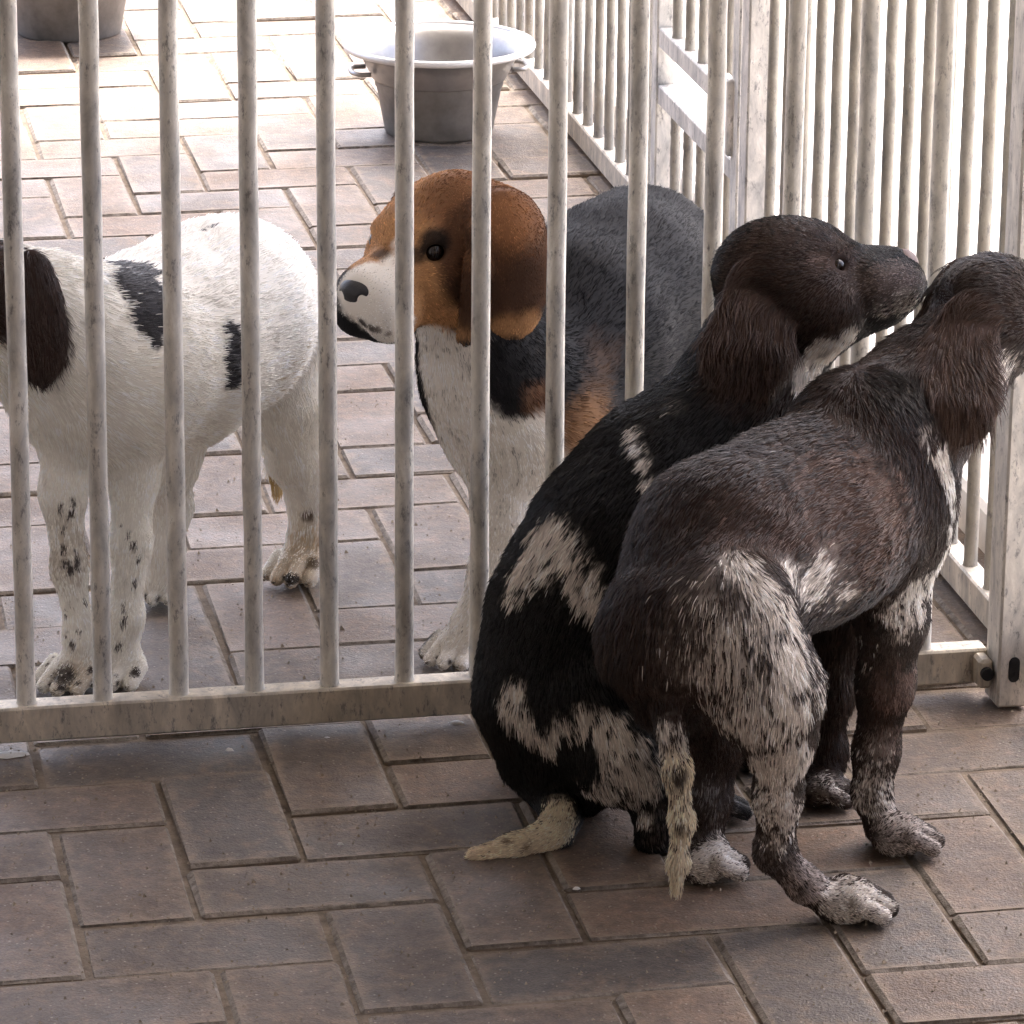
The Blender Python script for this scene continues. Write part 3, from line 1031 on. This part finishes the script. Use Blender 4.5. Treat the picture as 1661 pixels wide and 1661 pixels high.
# neck, head, ear
d.chain([(1590, 548, 3.592, 80), (1502, 642, 3.562, 96), (1420, 735, 3.515, 112)], .03, .009)
L4 = .165
f4 = nrm((.72, .62, -.24))
P4 = head(d, at(1612, 496, 3.60), f4, L4, fur=.006)
d.cone(at(1568, 525, 3.555), at(1550, 655, 3.494), rpx(56, 3.5), rpx(78, 3.5), .010, .018, (.10, -.05, -1), flat=((-.1, -1, .15), .17))
d.prims[-1]['tint'] = (.100, .064, .051)
d.ell(P4(.02, .27, -.22), (P4.ax[0], P4.ax[1], P4.ax[2]), (L4*.26, .010, L4*.42), .008, .022, (0, 0, -1))
W = (.84, .77, .71)
blobs4 = [
 (1270, 740, 50, (.20, .18, .17), .22, 50, 20), (1200, 830, 50, (.14, .12, .11), .18, 60, 20),
 (1410, 850, 130, (.125, .075, .057), .8, 110, 25), (1260, 850, 90, (.092, .055, .042), .7, 90, 25), (1470, 620, 60, (.014, .009, .008), .8, 40, 10),
 (1195, 1050, 150, (.10, .073, .063), .6, 90, 40), (1235, 1080, 112, W, .50, 70, 44), (1140, 985, 70, W, .26, 70, 40), (1130, 1100, 60, W, .25, 60, 40), (1290, 1000, 55, W, .55, 40, 30), (1215, 900, 30, W, .62, 30, 20), (1240, 940, 34, W, .62, 30, 22), (1265, 985, 34, W, .7, 30, 22),
 (1340, 955, 48, W, .72, 50, 30), (1385, 978, 26, W, .6, 36, 20), (1295, 930, 26, W, .7, 20, 18), (1290, 1060, 40, W, .72, 30, 24), (1300, 1150, 40, W, .75, 30, 22), (1180, 1090, 60, W, .38, 60, 40),
 (1160, 1170, 55, W, .50, 40, 30), (1090, 1190, 40, W, .65, 30, 22), (1240, 1190, 60, W, .65, 40, 30), (1260, 1260, 60, W, .80, 30, 26), (1290, 1330, 36, W, .75, 24, 20), (1238, 1335, 40, W, .6, 30, 22),
 (1262, 1400, 50, (.13, .105, .095), .6, 60, 24), (1320, 1435, 50, (.36, .30, .275), .75, 50, 20), (1275, 1375, 30, W, .5, 30, 20), (1395, 1468, 66, W, .72, 30, 22),
 (1100, 1260, 44, CREAM, .72, 26, 20, 3.25), (1100, 1330, 44, CREAM, .78, 26, 20, 3.25), (1097, 1420, 50, CREAM, .92, 26, 16, 3.25),
 (1153, 1398, 60, W, .74, 26, 22), (1140, 1310, 36, (.2, .18, .17), .4, 30, 20),
 (1475, 1005, 34, W, .62, 26, 22), (1500, 985, 26, W, .7, 20, 16), (1500, 965, 26, WHITE, .7, 20, 16), (1522, 945, 22, WHITE, .85, 16, 14), (1542, 915, 17, WHITE, .85, 16, 14), (1552, 885, 17, WHITE, .9, 14, 12), (1556, 855, 17, WHITE, .9, 14, 12), (1558, 825, 17, WHITE, .9, 14, 12), (1556, 795, 17, WHITE, .85, 14, 12), (1552, 765, 17, WHITE, .8, 14, 12), (1540, 738, 24, W, .7, 18, 12), (1520, 700, 22, W, .35, 18, 12),
 (1400, 1080, 50, W, .16, 40, 30), (1465, 1130, 46, (.15, .095, .078), .75, 40, 16), (1450, 1210, 36, (.16, .11, .095), .6, 40, 16), (1400, 1230, 40, W, .30, 40, 30), (1430, 1300, 46, W, .55, 30, 20), (1475, 1362, 72, (.55, .49, .46), .58, 40, 22), (1345, 1100, 50, W, .38, 40, 30), (1340, 1275, 36, W, .34, 30, 20),
 (1645, 600, 26, W, .6, 24, 10), (1575, 450, 70, (.060, .044, .038), .5, 60, 16),
]
r4, b4 = finish(d, 'roan_dog', 'dark brown roan dog squatting in front of the fence, back to the viewer, tail hanging', gnd(1290, 1420), BR_, blobs4, 120000, 11, .5, .28, .5, .5, .00031)
head_parts(r4, P4, L4, MAT_NOSE_LIVER)

# ================================================================== dog: black and white, sitting behind it
d = Dog()
BK_ = (.0075, .0062, .006)
d.chain([(1195, 690, 3.645, 112), (1090, 800, 3.625, 146), (1020, 900, 3.60, 158), (958, 1010, 3.58, 156), (925, 1130, 3.56, 142), (935, 1205, 3.55, 108)], .03, .009)
d.cone(at(1120, 800, 3.64), at(1190, 860, 3.67), rpx(135, 3.64), rpx(90, 3.64), .03, .010, (0, 0, -1))
d.chain([(905, 1230, 3.555, 78), (915, 1275, 3.555, 52)], .03, .010)
# right hind leg, folded
d.chain([(965, 1150, 3.505, 92), (1010, 1225, 3.485, 74), (1055, 1265, 3.475, 50)], .026, .010, (.3, 0, -1))
d.chain([(1060, 1260, 3.475, 42), (1062, 1330, 3.465, 30), (1060, 1368, 3.468, 25)], .014, .006)
d.chain([(1060, 1368, 3.468, 28), (1115, 1340, 3.50, 26), (1150, 1318, 3.525, 25)], .012, .006)
paw(d, gnd(1165, 1330), (.6, .55, 0), .020)
# left hind leg
d.chain([(900, 1180, 3.62, 85), (935, 1250, 3.66, 50), (960, 1265, 3.66, 34)], .02, .009)
paw(d, gnd(985, 1240), (.6, .5, 0), .020)
# tail lying on the pavers
d.chain([(885, 1278, 3.525, 34), (912, 1322, 3.495, 32), (895, 1358, 3.475, 31), (835, 1380, 3.458, 28), (775, 1394, 3.445, 22)], .008, .004)
rs = np.random.default_rng(4)
d.specks += [(at(rs.uniform(800, 925), rs.uniform(1300, 1395), 3.45), rs.uniform(.002, .004), (.30, .22, .15)) for _ in range(14)]
# front legs
d.chain([(1170, 860, 3.62, 80), (1200, 1000, 3.63, 46), (1215, 1150, 3.65, 34), (1218, 1215, 3.65, 30)], .02, .009)
paw(d, gnd(1222, 1242), (.6, .55, 0), .020)
d.chain([(1200, 850, 3.69, 75), (1235, 960, 3.715, 44), (1250, 1080, 3.73, 33), (1252, 1150, 3.73, 30)], .02, .009)
paw(d, gnd(1256, 1180), (.6, .55, 0), .020)
# neck, head, ears
d.chain([(1262, 500, 3.680, 84), (1235, 590, 3.675, 94), (1180, 700, 3.650, 114)], .03, .009)
L3 = .186
f3 = nrm((.975, .08, .14))
P3 = head(d, at(1272, 444, 3.672), f3, L3, fur=.005, muz=.86, flew=1.30, eyes=.048, cheek=1.12)
d.ell(at(1318, 505, 3.645), (f3, (0, 1, 0), (-.14, 0, 1)), (rpx(74, 3.6), .030, rpx(66, 3.6)), .02, .006, (-.6, 0, -1))
d.cone(at(1330, 535, 3.665), at(1428, 488, 3.670), rpx(46, 3.6), rpx(34, 3.6), .015, .005, (-.8, 0, -.4))
d.cone(at(1420, 462, 3.655), at(1468, 462, 3.662), rpx(40, 3.6), rpx(34, 3.6), .012, .003, (-1, 0, -.3))
d.cone(at(1226, 470, 3.632), at(1214, 562, 3.604), rpx(56, 3.6), rpx(86, 3.6), .012, .018, (-.08, -.05, -1), flat=((-.05, -1, .15), .15))
d.prims[-1]['tint'] = (.085, .054, .043)
d.ell(P3(-.02, .27, -.20), (P3.ax[0], P3.ax[1], P3.ax[2]), (L3*.26, .010, L3*.40), .008, .02, (0, 0, -1))
HB = (.062, .039, .031)
blobs3 = [
 (1290, 450, 130, HB, .85, 60, 10), (1215, 560, 112, (.030, .017, .013), .9, 30, 8), (1150, 580, 55, (.065, .034, .026), .7, 40, 10), (1165, 520, 40, (.055, .030, .023), .6, 40, 10),
 (1350, 585, 40, W, .92, 18, 12), (1385, 560, 26, W, .9, 16, 10), (1320, 610, 30, W, .85, 16, 10), (1468, 478, 44, (.30, .245, .23), .75, 40, 16), (1442, 450, 40, (.15, .115, .10), .6, 40, 16), (1478, 500, 26, W, .6, 20, 8), (1440, 515, 20, W, .4, 20, 8),
 (1338, 414, 22, (.16, .11, .092), .6, 16, 8),
 (1022, 690, 13, W, .85, 10, 7), (1030, 715, 13, W, .9, 10, 7), (1042, 740, 13, W, .9, 10, 7), (1056, 768, 12, W, .8, 10, 7), (1085, 650, 18, W, .3, 16, 9),
 (880, 855, 38, W, .72, 30, 24), (870, 900, 46, W, .72, 30, 26), (905, 900, 36, W, .7, 30, 24), (830, 940, 34, W, .6, 30, 24), (930, 935, 32, W, .72, 22, 18), (955, 965, 28, W, .72, 18, 14), (980, 990, 26, W, .7, 18, 12),
 (818, 1120, 22, W, .75, 16, 14), (815, 1155, 24, W, .7, 18, 16), (840, 1185, 26, W, .72, 20, 16), (870, 1212, 26, W, .7, 20, 16), (905, 1200, 26, W, .7, 20, 16), (940, 1180, 26, W, .72, 20, 16), (985, 1180, 34, W, .72, 24, 18),
 (1010, 1230, 55, W, .70, 34, 30), (1035, 1280, 45, W, .66, 34, 26), (965, 1295, 40, W, .72, 30, 22), (900, 1300, 22, W, .7, 20, 12),
 (925, 1240, 40, BK_, .98, 12, 10), (870, 1250, 26, BK_, .9, 14, 10),
 (1055, 1350, 36, (.16, .13, .12), .5, 30, 16), (1038, 1340, 14, W, .8, 12, 8), (1165, 1310, 40, (.10, .085, .08), .6, 30, 14),
 (895, 1315, 40, CREAM, .85, 22, 14), (890, 1355, 40, CREAM, .93, 20, 14), (835, 1378, 44, CREAM, .95, 20, 14), (775, 1397, 40, (.85, .71, .54), .97, 20, 10),
]
r3, b3 = finish(d, 'black_and_white_dog', 'black dog with white roan bands sitting at the fence, muzzle raised to the right', gnd(960, 1310), BK_, blobs3, 110000, 23, .45, .24, .5, .5, .00031)
head_parts(r3, P3, L3, MAT_NOSE_LIVER, .86, .046, ns=1.35)

# ================================================================== dog: beagle behind the bars
d = Dog()
d.chain([(800, 560, 3.935, 88), (850, 650, 3.965, 118), (930, 540, 4.06, 136), (1000, 480, 4.16, 130), (1040, 432, 4.26, 126)], .05, .008)
d.chain([(755, 520, 3.91, 80), (790, 610, 3.925, 92), (835, 700, 3.945, 96)], .03, .006)
hd2 = nrm((-.35, -.93, 0))
d.chain([(825, 720, 3.925, 66), (815, 830, 3.915, 44), (800, 930, 3.91, 35), (770, 1010, 3.905, 31), (752, 1045, 3.90, 30)], .018, .004)
paw(d, gnd(735, 1078), (-.6, -.75, 0), .022, .003)
d.chain([(895, 720, 3.985, 62), (880, 850, 3.975, 40), (870, 960, 3.965, 32), (862, 1010, 3.96, 30)], .018, .004)
paw(d, gnd(855, 1040), (-.45, -.85, 0), .020, .003)
d.chain([(985, 520, 4.235, 98), (955, 660, 4.20, 62), (990, 760, 4.26, 34), (985, 840, 4.25, 28)], .02, .004)
paw(d, gnd(975, 885), (-.4, -.9, 0), .020, .003)
d.chain([(1100, 500, 4.27, 90), (1080, 660, 4.24, 60), (1110, 750, 4.29, 34), (1100, 830, 4.28, 28)], .02, .004)
paw(d, gnd(1090, 868), (-.4, -.9, 0), .020, .003)
d.chain([(1070, 330, 4.36, 26), (1085, 240, 4.40, 18), (1080, 150, 4.41, 12)], .014, .005, (0, 0, 1)) if False else None
L2 = .208
f2 = nrm((-.56, -.80, -.10))
P2 = head(d, at(708, 390, 3.905), f2, L2, fur=.0035, muz=.90, flew=1.42, cheek=1.18, eyes=.048, ely=.148)
d.ell(at(826, 432, 3.852), ((.12, .02, -.99), (.95, .32, .12), (.32, -.95, 0)), (rpx(116, 3.87), rpx(64, 3.87), .0115), .006, .0026, (0, 0, -1))
d.cone(at(735, 342, 3.905), at(806, 350, 3.878), rpx(52, 3.88), rpx(44, 3.88), .02, .003, (.5, 0, -1))
d.cone(at(752, 335, 3.895), at(818, 372, 3.858), rpx(48, 3.88), rpx(50, 3.88), .020, .0026, (.5, 0, -1))
d.cone(at(775, 430, 3.835), at(757, 545, 3.838), rpx(24, 3.87), rpx(17, 3.87), .006, .004, (0, 0, -1))
d.ell(P2(-.14, -.255, -.16), (P2.ax[0], P2.ax[1], P2.ax[2]), (L2*.22, .009, L2*.34), .008, .003, (0, 0, -1))
d.prims[-1]['tint'] = (.12, .056, .029)
TAN, DBR, W2, GBK = (.50, .27, .125), (.12, .056, .029), (.92, .87, .80), (.017, .017, .019)
blobs2 = [
 (820, 860, 190, W2, 1, 30, 10, 3.93), (790, 740, 110, W2, 1, 26, 10), (745, 620, 70, W2, 1, 24, 10), (685, 590, 50, W2, 1, 16, 6, 3.95), (690, 630, 55, W2, 1, 16, 6, 3.96), (705, 680, 55, W2, 1, 16, 6, 3.96), (690, 562, 40, W2, 1, 16, 6), (694, 600, 44, W2, 1, 16, 6), (702, 640, 44, W2, 1, 16, 6), (716, 690, 44, W2, 1, 16, 6), (735, 740, 44, W2, 1, 16, 6), (738, 1050, 60, W2, 1, 20, 6),
 (960, 700, 54, (.24, .125, .06), .85, 40, 20), (985, 630, 30, (.15, .085, .05), .6, 50, 24), (992, 570, 26, (.12, .07, .045), .5, 50, 24), (1000, 780, 120, W2, 1, 30, 10, 4.22), (975, 705, 46, (.26, .14, .07), .8, 40, 20),
 (860, 600, 70, (.016, .015, .016), 1, 24, 10), (850, 650, 36, (.016, .015, .016), 1, 20, 8), (880, 655, 26, (.20, .10, .055), .7, 20, 8), (820, 590, 40, (.016, .015, .016), 1, 16, 8),
 (730, 400, 150, TAN, 1, 20, 4), (742, 302, 66, (.22, .10, .048), .9, 50, 14), (745, 370, 40, (.09, .042, .024), .85, 30, 10), (690, 310, 40, (.24, .12, .06), .6, 40, 14), (640, 400, 26, (.20, .09, .04), .6, 26, 10),
 (832, 430, 112, DBR, 1, 22, 4), (840, 350, 48, (.34, .155, .068), .85, 50, 12), (860, 470, 50, (.045, .022, .014), .7, 60, 12), (870, 535, 24, TAN, .8, 24, 6), (820, 545, 20, TAN, .8, 24, 6), (758, 500, 50, (.06, .03, .018), .9, 30, 6), (768, 400, 20, (.05, .025, .015), .9, 24, 6),
 (600, 470, 62, W2, 1, 18, 8), (625, 540, 50, W2, 1, 18, 8), (650, 420, 22, W2, .9, 16, 8), (645, 385, 14, W2, .8, 14, 6), (640, 520, 40, W2, 1, 16, 6), (660, 545, 24, W2, .8, 16, 6),
 (705, 408, 25, (.012, .009, .008), .95, 18, 5), (684, 404, 14, (.02, .014, .011), .8, 14, 4), (612, 400, 14, (.03, .018, .012), .8, 14, 4),
 (578, 533, 9, (.03, .022, .02), .95, 8, 3), (592, 542, 7, (.05, .035, .03), .9, 6, 3), (612, 548, 6, (.08, .05, .04), .8, 6, 3), (636, 553, 6, (.12, .07, .05), .7, 6, 3),
]
r2, b2 = finish(d, 'beagle', 'tan and white beagle with a black back peering left between the bars', gnd(800, 1050), GBK, blobs2, 90000, 37, .45, .22, .2, .6, .00032, fmat=MAT_FUR_SHORT, blend=True)
head_parts(r2, P2, L2, MAT_NOSE_BLACK, .90, .044, ns=1.22, ely=.148)

# ================================================================== dog: white with brown ears at the left
d = Dog()
d.chain([(95, 545, 3.865, 112), (175, 590, 3.90, 148), (270, 565, 4.00, 152), (345, 520, 4.08, 146), (375, 495, 4.13, 140)], .03, .010)
d.chain([(130, 640, 3.875, 100), (160, 690, 3.89, 75)], .03, .012, (0, 0, -1))
d.chain([(112, 700, 3.862, 50), (102, 800, 3.85, 34), (112, 920, 3.838, 26), (130, 1030, 3.828, 23), (126, 1080, 3.825, 26)], .015, .005)
paw(d, gnd(112, 1120), (-.55, -.75, 0), .023)
d.chain([(213, 690, 3.885, 62), (216, 770, 3.878, 38), (212, 880, 3.86, 30), (204, 1000, 3.845, 26), (198, 1080, 3.838, 28)], .015, .005)
paw(d, gnd(192, 1112), (-.45, -.85, 0), .0225)
d.chain([(290, 640, 4.05, 85), (268, 740, 4.06, 52), (275, 820, 4.09, 33), (268, 900, 4.07, 27), (262, 945, 4.06, 27)], .02, .009)
paw(d, gnd(255, 975), (-.4, -.85, 0), .0200)
d.chain([(432, 545, 4.14, 98), (465, 660, 4.125, 62), (478, 740, 4.125, 42), (500, 810, 4.155, 30), (497, 880, 4.145, 27), (490, 915, 4.135, 29)], .02, .007)
paw(d, gnd(480, 945), (-.4, -.85, 0), .023)
d.chain([(470, 560, 4.21, 30), (462, 680, 4.24, 22), (450, 760, 4.24, 17), (450, 800, 4.24, 10)], .012, .010)
d.chain([(-10, 500, 3.83, 82), (50, 520, 3.85, 100), (110, 560, 3.87, 118)], .03, .010)
L1 = .170
f1 = nrm((-.72, -.62, -.30))
P1 = head(d, at(-32, 478, 3.835), f1, L1, fur=.006)
d.ell(at(58, 516, 3.782), ((.06, .0, -.99), (.95, .3, .06), (.3, -.95, 0)), (rpx(108, 3.8), rpx(44, 3.8), .012), .006, .011, (.05, 0, -1))
d.prims[-1]['tint'] = (.050, .030, .024)
d.cone(at(5, 440, 3.820), at(45, 470, 3.790), rpx(34, 3.8), rpx(36, 3.8), .010, .009, (.3, 0, -1))
d.prims[-1]['tint'] = (.055, .033, .026)
d.ell(P1(-.02, -.28, -.20), (P1.ax[0], P1.ax[1], P1.ax[2]), (L1*.26, .010, L1*.40), .008, .02, (0, 0, -1))
W1 = (.94, .90, .82)
EB = (.050, .030, .024)
blobs1 = [
 (-40, 450, 110, EB, 1, 20, 8), (0, 600, 40, W1, 1, 16, 6),
 (212, 418, 44, (.030, .028, .032), 1, 10, 10), (236, 455, 50, (.030, .028, .032), 1, 10, 10), (252, 505, 40, (.030, .028, .032), 1, 10, 10), (262, 540, 16, (.030, .028, .032), 1, 8, 10),
 (388, 540, 20, (.030, .028, .032), 1, 8, 8), (390, 575, 24, (.030, .028, .032), 1, 8, 8), (390, 615, 22, (.030, .028, .032), 1, 8, 8),
 (470, 640, 60, (.60, .50, .36), .35, 60, 20), (505, 870, 40, (.55, .42, .27), .6, 40, 16), (480, 925, 55, (.66, .53, .38), .6, 40, 16), (500, 850, 10, (.10, .06, .04), .8, 8, 4), (510, 900, 12, (.12, .08, .05), .8, 10, 4), (462, 935, 9, (.05, .035, .03), .9, 6, 3), (492, 938, 9, (.05, .035, .03), .9, 6, 3), (470, 925, 8, (.05, .04, .03), .9, 6, 3), (455, 925, 8, (.05, .04, .03), .9, 6, 3),
 (120, 1095, 46, (.62, .52, .40), .6, 40, 12), (100, 1080, 20, (.04, .03, .025), .8, 14, 6), (120, 900, 60, (.58, .52, .44), .5, 60, 20), (450, 790, 34, (.42, .28, .10), .8, 30, 8, 4.24), (330, 360, 5, (.04, .03, .03), 1, 4, 2), (347, 355, 6, (.04, .03, .03), 1, 4, 2),
]
rs = np.random.default_rng(5)
for (x0, x1, y0, y1, n_) in ((75, 150, 820, 1060, 24), (180, 240, 850, 1090, 14), (75, 170, 1060, 1110, 6)):
    for _ in range(n_):
        blobs1.append((rs.uniform(x0, x1), rs.uniform(y0, y1), rs.uniform(2.5, 6), (.06, .045, .04), .95, 4, 2))
r1, b1 = finish(d, 'white_dog', 'white dog with brown ears and black patches standing behind the bars at the left', gnd(250, 1050), W1, blobs1, 100000, 51, .45, .17, .4, .22, .00031)
head_parts(r1, P1, L1, MAT_NOSE_BLACK)
